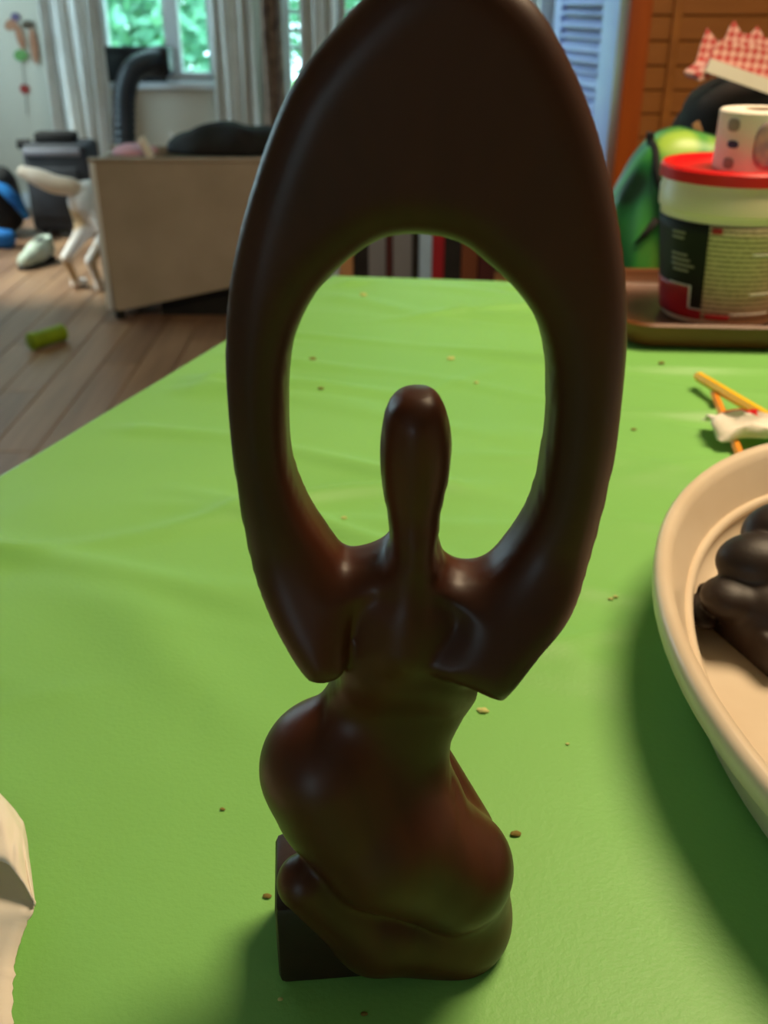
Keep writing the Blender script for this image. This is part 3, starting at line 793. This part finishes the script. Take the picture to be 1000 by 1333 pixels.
arcpatch(200, 224, .046, .0475, .0014, 'white_outline', M['white'], rl, n=8, nz=1)
arcpatch(223, 225, .020, .0475, .0014, 'white_outline', M['white'], rl, n=1)
arcpatch(225, 236, .0195, .021, .0014, 'white_outline', M['white'], rl, n=5, nz=1)
for k, (a0, a1, z_) in enumerate([(202, 216, .105), (202, 215, .099), (202, 219, .080), (202, 222, .074), (202, 226, .068), (204, 221, .062)]):
    arcpatch(a0, a1, z_, z_+.0028, .0011, 'text_line', M['greyprint'], kb, n=6, nz=1)
arcpatch(238, 246, .110, .117, .0010, 'red_mark', M['labelred'], lb, n=4, nz=1)
arcpatch(240, 262, .010, .016, .0010, 'red_mark', M['labelred'], lb, n=6, nz=1)
for z_, a0 in ((.0865, 272), (.040, 276), (.016, 262)):
    arcpatch(a0, 300, z_, z_+.003, .0010, 'white_line', M['white'], lb, n=8, nz=1)
# label roll on the lid
rz = zb+.1715
rp = at(984, 200, BY-.012); RC = (rp.x, BY-.012, rz)
roll = thing('paper_roll', 'white paper roll printed with grey ovals standing on red lid', 'roll', RC)
rr = .046; rh = .064
obj('roll_body', lathe([(.020, 0), (rr-.002, 0), (rr, .002), (rr, rh-.002), (rr-.002, rh), (.020, rh)], RC, 56, close=True), M['paper'], roll)
obj('core', lathe([(.017, .001), (.0198, .001), (.0198, rh-.001), (.017, rh-.001)], RC, 40, close=True), M['tanwood'], roll)
def oval(ac, zc, wa, hz, mt, nm):
    V = [(RC[0]+(rr+.0005)*math.cos(math.radians(ac)), RC[1]+(rr+.0005)*math.sin(math.radians(ac)), RC[2]+zc)]
    n = 28
    rings = 5
    for k in range(1, rings+1):
        for i in range(n):
            t = 2*math.pi*i/n; sq = lambda q: math.copysign(abs(q)**.75, q)
            a = math.radians(ac+wa*k/rings*sq(math.cos(t))); V.append((RC[0]+(rr+.0005)*math.cos(a), RC[1]+(rr+.0005)*math.sin(a), RC[2]+zc+hz*k/rings*sq(math.sin(t))))
    Fc = [(0, 1+i, 1+(i+1) % n) for i in range(n)]
    for k in range(rings-1):
        Fc += [(1+k*n+i, 1+(k+1)*n+i, 1+(k+1)*n+(i+1) % n, 1+k*n+(i+1) % n) for i in range(n)]
    return solid(obj(nm, (V, Fc), mt, roll, smooth='all'), .0003, 1.0)
oval(272, .031, 26, .026, M['lilacprint'], 'oval_print')
oval(214, .050, 10, .007, M['greyprint'], 'oval_print')
oval(217, .030, 9, .004, M['blueprint'], 'mouth_print')
oval(214, .010, 9, .006, M['greyprint'], 'oval_print')

# bench behind the table with two bags
bn = thing('wooden_bench', 'brown wooden bench behind the table carrying two bags', 'bench', (.80, 1.76, 0))
obj('seat', box(.28, 1.40, 1.50, 2.05, .43, .46, .005), M['seatwood'], bn)
for x in (.32, 1.36):
    for y in (1.54, 2.01): obj('leg', box(x-.022, x+.022, y-.022, y+.022, 0, .43, .003), M['seatwood'], bn)
# green leaf-print bag
gx0 = at(797, 230, 1.58).x
gp = thing('green_backpack', 'bright green leaf-print backpack standing on the bench', 'backpack', (gx0+.15, 1.62, .461))
gtop = at(880, 180, 1.58).z
gh = (gtop-.461)/2
sq = superq((gx0+.155, 1.62, .461+gh), (.155, .085, gh), .62, .6, 48, 40, .018, 9.0, 3.0, zmin=.461)
obj('bag_body', sq, M['leafprint'], gp, smooth='all')
def surf_front(x, z):            # front of the bag at x,z
    ux = min(.999, abs((x-gx0-.155)/.155)); uz = min(.999, abs((z-.461-gh)/gh))
    a = (1-uz**(2/.62))**(.62/2)
    return 1.62-.085*max(0, a**(2/.6)-ux**(2/.6))**(.3) if a > ux else 1.62
s1 = [at(858, 178, 1.56), at(862, 200, 1.54), at(860, 230, 1.53), at(868, 265, 1.525), at(868, 330, 1.525)]
pts = []
for p in catmull([tuple(p) for p in s1], 6, False):
    pts.append((p[0], surf_front(p[0], p[2])-.006, p[2]))
obj('strap', tube(pts, .011, 10, flat=.5), M['blackfab'], gp, smooth='all')
s2 = [(855, 285), (840, 305), (828, 318)]
pts = []
for q in s2:
    p = at(*q, 1.54); pts.append((p.x, surf_front(p.x, p.z)-.004, p.z))
obj('webbing', tube(pts, [.012, .009, .004], 8, flat=.5), M['blackfab'], gp, smooth='all')
# black bag
bkx = at(880, 160, 1.84).x; bkt = at(940, 112, 1.84).z
bk = thing('black_bag', 'black soft bag on the bench under the gingham paper', 'bag', (bkx+.19, 1.86, .461))
bh = (bkt-.461)/2
obj('bag_body', superq((bkx+.19, 1.86, .461+bh), (.19, .11, bh), .45, .5, 44, 36, .02, 7.0, 1.0, zmin=.461), M['blackfab'], bk, smooth='all')
tb = at(912, 176, 1.735)
obj('top_flap', superq((bkx+.20, 1.84, bkt-.060), (.185, .115, .085), .7, .6, 40, 20, .012, 9, 2.0), M['blackfab'], bk, smooth='all')
tg = box(-.006, .006, -.0015, .0015, -.022, .022, .001, 1)
tg = xf(tg, Matrix.Translation((tb.x, 1.738, tb.z))@Matrix.Rotation(math.radians(-28), 4, 'Y'))
obj('zip_pull', tg, M['tanwood'], bk)
# gingham paper tray on the black bag
GY = 1.74
gt = thing('gingham_paper_tray', 'red and white gingham paper tray with zigzag rim on black bag', 'paper tray', tuple(at(960, 95, GY)))
def zig(pxl, Y, nm):
    pts = [at(px, py, Y) for px, py in pxl]
    o = obj(nm, extrude([(p.x, p.z) for p in pts], lambda u, v, d: (u, d, v), Y, Y+.003), M['gingham'], gt, smooth=False)
    return o
zig([(903, 95), (912, 60), (921, 36), (930, 48), (940, 60), (950, 36), (957, 27), (966, 44), (978, 44), (987, 34), (996, 50), (1010, 50), (1020, 36), (1040, 60), (1060, 110), (1000, 100), (940, 90)], GY+.05, 'back_wall')
zig([(924, 76), (932, 60), (941, 50), (950, 62), (960, 52), (972, 62), (984, 54), (996, 66), (1010, 58), (1030, 75), (1050, 122), (1000, 105), (960, 92)], GY-.02, 'front_wall')
pa = at(926, 76, GY-.03); pb = at(1045, 118, GY-.03)
nrm = Vector((pb.x-pa.x, 0, pb.z-pa.z)).normalized(); dn = Vector((nrm.z, 0, -nrm.x))
q = [pa, pb, pb+dn*.020, pa+dn*.020]
obj('rim_edge', extrude([(p.x, p.z) for p in q], lambda u, v, d: (u, d, v), GY-.03, GY-.024), M['paper'], gt, smooth=False)
q = [at(902, 96, GY), at(926, 78, GY), at(930, 96, GY), at(906, 104, GY)]
obj('side_wall', extrude([(p.x, p.z) for p in q], lambda u, v, d: (u, d, v), GY-.024, GY+.055), M['gingham'], gt, smooth=False)

# crumbs on the cloth
def crumb(px, py, r, mt, label, grp, own={}):
    label = own.get((px, py), label)
    p = onz(px, py, TZ); p.z = TZ+wrinkle(p.x, p.y)+.0003
    bm = bmesh.new(); bmesh.ops.create_icosphere(bm, subdivisions=2, radius=r)
    for v in bm.verts: v.co = v.co*(1+.4*mnoise.noise(v.co*900+Vector((px, py, 0)))); v.co.x *= 1.5; v.co.z = max(v.co.z*.6, -r*.3)
    V, F_ = from_bm(bm)
    V = [(v[0]+p.x, v[1]+p.y, v[2]+p.z+r*.3) for v in V]
    tag(obj('crumb', (V, F_), mt), label, 'crumb', grp)
for px, py, r in ((473, 385, .0034), (620, 500, .0018), (448, 679, .0016), (587, 466, .003), (630, 927, .0020), (625, 925, .0014), (795, 783, .0012), (801, 781, .0012), (365, 1302, .0008), (739, 970, .0008)):
    crumb(px, py, r, M['crumb'], 'tiny pale yellowish crumb lying on the green cloth', 'pale crumbs on the cloth',
          {(473, 385): 'largest pale yellowish crumb, by the far edge of the cloth', (630, 927): 'pale flat crumb on the cloth beside the narrow statue waist'})
for px, py, r in ((671, 1087, .0018), (348, 1168, .0014), (290, 1054, .0010), (474, 1321, .0010), (860, 481, .0024), (825, 560, .0018), (407, 467, .0026), (418, 511, .0020)):
    crumb(px, py, r, M['crumbd'], 'tiny brown crumb lying on the green cloth', 'brown crumbs on the cloth',
          {(671, 1087): 'brown crumb lying beside the knee of the statue', (348, 1168): 'brown crumb lying against the statue\'s base block', (860, 481): 'brown crumb on the green cloth in front of the tray'})

# ================================================================== the far side of the room
# beige flat-sided box with raised bottom; a black prop stands in for the shade below
KY = 3.74
bl_ = at(152, 412, KY); tl = at(117, 211, KY)
xr = at(420, 213, KY).x; zt = tl.z
x_at = lambda px, py: at(px, py, KY).x
bx = thing('beige_chest', 'large beige flat-sided chest with dark clothes heaped on top', 'chest', (-.75, KY+.17, 0))
zr = .20
prof_ = [(tl.x+.004, .012), (tl.x, zt), (xr, zt-.004), (xr, zr), (x_at(230, 390), at(230, 390, KY).z+.012)]
prof_ = [(tl.x, zt), (xr, zt), (xr, zr), (bl_.x+.02, .035), (bl_.x, .035)]
obj('front_panel', extrude(prof_, lambda u, v, d: (u, d, v), KY, KY+.02), M['beige'], bx, smooth=False)
obj('back_panel', extrude(prof_, lambda u, v, d: (u, d, v), KY+.33, KY+.35), M['beige'], bx, smooth=False)
obj('side_panel', box(tl.x+.001, tl.x+.02, KY+.02, KY+.33, .036, zt-.001), M['beige'], bx, smooth=False)
obj('side_panel', box(xr-.02, xr-.001, KY+.02, KY+.33, zr, zt-.001), M['beige'], bx, smooth=False)
obj('bottom', extrude([(bl_.x+.03, .04), (xr-.02, zr+.003), (xr-.02, zr+.02), (bl_.x+.03, .06)], lambda u, v, d: (u, d, v), KY+.02, KY+.33), M['beige'], bx, smooth=False)
obj('rim', box(tl.x-.008, xr+.008, KY-.006, KY+.022, zt, zt+.014, .003), M['beige'], bx)
obj('rim', box(tl.x-.008, xr+.008, KY+.328, KY+.356, zt, zt+.014, .003), M['beige'], bx)
obj('corner_strip', box(tl.x-.004, tl.x+.016, KY-.008, KY+.012, .04, zt, .003), M['trim'], bx)
obj('foot', tube([(bl_.x+.01, KY+.02, 0), (bl_.x+.01, KY+.02, .04)], .02, 12), M['black'], bx)
obj('foot', tube([(bl_.x+.01, KY+.31, 0), (bl_.x+.01, KY+.31, .04)], .02, 12), M['black'], bx)
obj('shade_prop', extrude([(bl_.x+.16, 0), (xr-.02, 0), (xr-.02, zr), (bl_.x+.16, .075)], lambda u, v, d: (u, d, v), KY+.06, KY+.30), M['black'], bx, smooth=False)  # added black prop, dark in place of the shadow under the chest
# clothes on the chest
p = at(292, 205, KY+.17)
o = obj('jacket', superq((p.x+.03, KY+.175, zt+.016), (.235, .14, .095), .9, .8, 44, 24, .03, 9, 5.0, zmin=zt+.0155), M['blackfab'], smooth='all')
tag(o, 'black jacket heaped on the beige chest', 'clothing')
p = at(184, 205, KY+.1)
o = obj('folded_cloth', superq((p.x-.02, KY+.12, zt+.017), (.08, .09, .03), .9, .8, 28, 14, .012, 16, 6.0, zmin=zt+.0155), M['pink'], smooth='all')
tag(o, 'pink cloth lying on the rim of the beige chest', 'cloth')
p = at(197, 204, KY+.05)
b = xf(box(-.012, .012, -.02, .02, 0, .075, .004), Matrix.Translation((p.x+.005, KY+.03, zt+.012))@Matrix.Rotation(math.radians(-26), 4, 'Y'))
o = obj('white_card', b, M['paper']); tag(o, 'small white packet sticking up from the pink cloth', 'packet')
# items at the right end of the chest top (violet bag seen beside the jacket)
p = at(338, 170, 4.6)
# dog
dg = thing('dog', 'white and tan dog with raised tail, front half behind the beige chest', 'dog', (-1.20, 4.3, 0))
DF = Field((-1.62, 3.98, -.01), (-.40, 5.05, .66), .009)
hl = np.array(onz(97, 378, .0)); hr = np.array(onz(129, 381, .0))
hl[1] += .03; hr[1] += .02
dirv = np.array((.62, .78, 0)); side = np.array((-.78, .62, 0))
rump = np.array((at(112, 243, 4.28))); rump[2] -= .055
def bp(f, s, z): return rump+dirv*f+side*s+np.array((0, 0, z-rump[2]))
rz_ = rump[2]
def CC(a, b, ra_, rb_, k=.03): DF.smin(DF.cone(a, b, ra_, rb_), k)
CC(bp(0, 0, rz_), bp(.18, 0, rz_-.01), .080, .078, 0)       # loin
CC(bp(.18, 0, rz_-.01), bp(.40, 0, rz_-.03), .082, .105)    # chest
CC(bp(.42, 0, rz_+.0), bp(.53, 0, rz_+.10), .072, .052)     # neck
CC(bp(.54, 0, rz_+.12), bp(.58, 0, rz_+.12), .058, .05, .02)
CC(bp(.59, 0, rz_+.11), bp(.69, 0, rz_+.085), .036, .024, .02)
for s in (-1, 1):
    CC(bp(.53, .035*s, rz_+.155), bp(.52, .055*s, rz_+.215), .022, .008, .008)    # ears
    foot = hl if s > 0 else hr
    hip = bp(.02, .045*s, rz_-.03); knee = foot+dirv*.085+np.array((0, 0, .235)); hock = foot-dirv*.030+np.array((0, 0, .135))
    CC(hip, knee, .070, .042); CC(knee, hock, .036, .021, .02); CC(hock, foot+np.array((0, 0, .03)), .020, .017, .012)
    CC(foot+np.array((0, 0, .020)), foot+dirv*.045+np.array((0, 0, .018)), .022, .019, .012)
    sh0 = bp(.38, .05*s, rz_-.05); el = bp(.34, .055*s, .235); wr = bp(.37, .055*s, .10); ft = bp(.38, .055*s, .02)
    CC(sh0, el, .06, .034); CC(el, wr, .030, .021, .02); CC(wr, ft, .020, .018, .015); CC(ft, ft+dirv*.045, .022, .018, .012)
DF.F = np.maximum(DF.F, .0005-DF.Z)
obj('body', DF.mesh(), M['dogfur'], dg, smooth='all')
tp = [tuple(bp(-.04, 0, rz_+.03))]+[tuple(at(px, py, 4.24)) for px, py in ((95, 244), (72, 240), (52, 232), (36, 226), (24, 221))]
tp = catmull(tp, 5, False)
obj('tail', tube(tp, [.014+.024*math.sin(math.pi*min(1, .15+.85*k/(len(tp)-1)))**.8 for k in range(len(tp))], 12), M['whitefur'], dg, smooth='all')
# green toy, shoe
p = onz(61, 440, 0)
ty = thing('chew_toy', 'lime green ribbed rubber chew toy on the floor', 'toy', (p.x, p.y, 0))
a = onz(39, 446, .03); b = onz(83, 433, .03); a = Vector((a.x, a.y, .032)); b = Vector((b.x, b.y, .032))
d = b-a
rol = obj('roller', tube([a, a+d*.03, a+d*.12, a+d*.14, a+d*.86, a+d*.88, a+d*.97, b], [.022, .031, .031, .027, .027, .031, .031, .022], 16), M['toy'], ty)
for k in range(4):
    q = a+d*(.26+.16*k); obj('rib', tube([q-d*.025, q+d*.025], .030, 16), M['toy'], rol)
p = onz(47, 346, 0)
hx, hy, tx, ty_ = p.x+.025, p.y+.10, p.x-.025, p.y-.06
sf = Field((p.x-.14, p.y-.16, -.01), (p.x+.14, p.y+.20, .16), .005)
sf.F = sf.cone((tx, ty_, .036), (p.x, p.y+.02, .05), .034, .042)
sf.smin(sf.cone((p.x, p.y+.02, .05), (hx, hy, .055), .040, .040), .03)
sf.smin(sf.cone((p.x+.004, p.y+.035, .07), (hx, hy, .095), .036, .034), .02)
sf.ssub(sf.cone((p.x+.008, p.y+.045, .125), (hx, hy-.005, .13), .028, .028), .008)
sf.F = np.maximum(sf.F, .012-sf.Z)
so_ = thing('sneaker', 'pale grey green sneaker lying near the dark upright case', 'shoe', (p.x, p.y, 0))
upp = obj('upper', sf.mesh(), M['shoe'], so_, smooth='all')
obj('sole', rotz(superq((p.x, p.y+.02, .010), (.044, .125, .010), .3, .7, 36, 8, zmin=.0), math.radians(-17), (p.x, p.y+.02, 0)), M['blackfab'], so_)
obj('lining', superq((p.x+.016, p.y+.07, .098), (.024, .034, .012), .6, .8, 20, 8), M['blackfab'], upp)
# dark upright case
CY = 5.2
cx0, cx1 = at(27, 200, CY).x, at(112, 200, CY).x; ct = at(60, 188, CY).z
cs = thing('upright_case', 'dark grey upright rolling case in front of the pale curtain', 'case', ((cx0+cx1)/2, CY+.13, 0))
obj('shell', box(cx0, cx1, CY, CY+.26, .03, ct, .03, 3), M['darkgrey'], cs)
obj('top_band', box(cx0+.01, cx1-.03, CY-.008, CY+.05, ct-.055, ct-.02, .008), M['midgrey'], cs)
obj('front_pocket', box(cx0+.04, cx1-.05, CY-.022, CY+.01, .10, ct-.11, .012), M['darkgrey'], cs)
hx0, hx1 = at(38, 175, CY).x, at(92, 175, CY).x
obj('handle', box(hx0, hx1, CY+.05, CY+.14, ct-.002, ct+.05, .015), M['blackfab'], cs)
q = at(20, 191, CY)
obj('side_knob', tube([(q.x-.02, CY+.1, q.z), (cx0+.02, CY+.1, q.z)], .024, 12), M['blackfab'], cs)
for x in (cx0+.05, cx1-.05):
    for y in (CY+.05, CY+.21): obj('wheel', tube([(x-.012, y, .03), (x+.012, y, .03)], .03, 14), M['black'], cs)
# blue bag and black bag at far left
bgx = at(-32, 280, 5.2).x
bb_ = thing('black_holdall', 'black holdall with blue flap next to the upright case', 'bag', (bgx, 5.28, 0))
obj('bag_body', superq((bgx, 5.28, .17), (.20, .13, .17), .5, .5, 36, 24, .02, 8, 9.0, zmin=.001), M['blackfab'], bb_, smooth='all')
f0 = [at(-20, 238, 5.13), at(5, 246, 5.12), at(22, 262, 5.12), at(36, 284, 5.13)]
obj('blue_flap', tube([tuple(q) for q in f0], [.045, .05, .05, .025], 12, flat=.45), M['blue'], bb_, smooth='all')
p = onz(4, 322, 0)
o = obj('blue_pouch', superq((p.x, p.y-.01, .045), (.075, .05, .045), .7, .7, 30, 18, .012, 14, 2.0, zmin=.001), M['blue'], smooth='all')
tag(o, 'bright blue cloth pouch on the floor beside the black holdall', 'pouch')
# portable cooler hose, window panel
kt = thing('window_vent_panel', 'black vent panel fitted in the window with hose socket', 'vent panel', (at(178, 90, 5.98).x, 5.98, W1[2]+.002))
q0 = at(139, 104, 5.98); q1 = at(213, 62, 5.98)
obj('panel', box(q0.x, q1.x, 5.97, 5.99, W1[2]+.002, at(140, 60, 5.98).z, .004), M['hose'], kt)
obj('panel_band', box(q0.x+.01, q1.x-.01, 5.962, 5.972, at(0, 71, 5.98).z, at(0, 63, 5.98).z, .003), M['darkgrey'], kt)
s0 = at(197, 100, 5.85); s1_ = at(217, 60, 5.85)
obj('socket', box(s0.x, s1_.x+.01, 5.80, 5.97, s0.z, s1_.z, .02, 3), M['hose'], kt)
hs = thing('exhaust_hose', 'thick black ribbed hose rising to the window vent panel', 'hose', (at(165, 205, 5.7).x, 5.7, 0))
pp = [at(206, 80, 5.80), at(190, 82, 5.74), at(172, 93, 5.70), at(163, 120, 5.68), at(162, 160, 5.66), at(163, 205, 5.62), Vector((at(163, 205, 5.6).x, 5.5, .27)), Vector((at(163, 205, 5.6).x+.06, 5.335, .22))]
pp = catmull([tuple(q) for q in pp], 14, False)
obj('ribbed_hose', tube(pp, [.058+.005*math.sin(k*2.1) for k in range(len(pp))], 18), M['hose'], hs, smooth='all')
ac = thing('portable_cooler', 'grey portable cooler hidden behind the beige chest', 'cooler', (pp[-1][0]+.15, 5.12, 0))
obj('cabinet', box(pp[-1][0]-.02, pp[-1][0]+.32, 4.98, 5.26, .03, .36, .03, 3), M['midgrey'], ac)
for dx in (.04, .26):
    for y in (5.08, 5.28): obj('wheel', tube([(pp[-1][0]+dx-.01, y, .028), (pp[-1][0]+dx+.01, y, .028)], .028, 12), M['black'], ac)
# paper garland on the back wall
WY = YB-.004
ga = thing('paper_garland', 'hanging paper flower garland of orange and green on cream wall', 'decoration', (at(30, 60, WY).x, WY, at(30, 130, WY).z))
def blob(px, py, rx, ry, rot, nm, mt, dy=0):
    c = at(px, py, WY-dy); k = 4.55/1000*1.0
    sc = (c-CAM).dot(_fw)/F_PX; pts = []
    for i in range(18):
        t = 2*math.pi*i/18; x = rx*math.cos(t); y = ry*math.sin(t)
        pts.append((c.x+sc*(x*math.cos(rot)-y*math.sin(rot)), c.z+sc*(x*math.sin(rot)+y*math.cos(rot))))
    obj(nm, extrude(pts, lambda u, v, d: (u, d, v), WY-.002-dy, WY-dy), mt, ga, smooth=False)
blob(14, 32, 9, 6, .5, 'petal', M['petal'], .002); blob(20, 22, 6, 5, 0, 'petal', M['purplep'], .004); blob(36, 32, 8, 5, .1, 'petal', M['brownp'], .006)
blob(26, 48, 5, 15, .15, 'petal', M['petal'], .008); blob(44, 60, 5, 22, 0, 'petal', M['petal'], .010); blob(27, 72, 9, 7, .2, 'leaf', M['greenp'], .012)
blob(32, 116, 6, 6, 0, 'dot', M['redp'], .002)
q0 = at(29, 78, WY-.003); q1 = at(36, 150, WY-.003)
obj('string', tube([tuple(q0), tuple(q1)], .002, 6), M['brownp'], ga)

# low bookcase seen through the loop
SY = 3.25
bc = thing('low_bookcase', 'low tan wooden bookcase seen beyond the far end of table', 'bookcase', (.05, SY+.14, 0))
kx0 = at(441, 335, SY).x; kx1 = at(690, 335, SY).x
obj('side', box(kx0, kx0+.045, SY, SY+.28, 0, .62, .003), M['tanwood'], bc)
obj('side', box(kx1, kx1+.045, SY, SY+.28, 0, .62, .003), M['tanwood'], bc)
for z_ in (.04, .22, .60): obj('shelf', box(kx0+.045, kx1, SY+.003, SY+.275, z_, z_+.02, .002), M['tanwood'], bc)
obj('back', box(kx0+.045, kx1, SY+.265, SY+.279, .06, .60), M['blackfab'], bc, smooth=False)
bkp = [(461, 480, 'blackfab', .24, 'black'), (480, 502, 'greycover', .22, 'grey'), (503, 511, 'maroon', .22, 'maroon'), (512, 536, 'greycover', .24, 'wide grey'), (537, 545, 'blackfab', .2, 'slim black'),
       (546, 562, 'bluecover', .21, 'pale blue'), (563, 578, 'crimson', .22, 'crimson'), (579, 600, 'blackfab', .18, 'broad black'), (601, 622, 'browncover', .2, 'brown'), (624, 645, 'maroon', .21, 'broad maroon')]
for a_, b_, mk, hh, nm in bkp:
    xa, xb = at(a_, 335, SY+.03).x, at(b_, 335, SY+.03).x
    t = thing('book', nm+' spined book standing in the low bookcase', 'book', ((xa+xb)/2, SY+.12, .241))
    obj('cover', join(box(xa, xa+.003, SY+.03, SY+.20, .241, .241+hh), box(xb-.003, xb, SY+.03, SY+.20, .241, .241+hh), box(xa+.003, xb-.003, SY+.03, SY+.034, .241, .241+hh)), M[mk], t, smooth=False)
    obj('pages', box(xa+.0032, xb-.0032, SY+.0345, SY+.196, .324, .241+hh-.004), M['paper'], t, smooth=False)
for o in bpy.data.objects:
    if 'wl' in o: del o['wl']
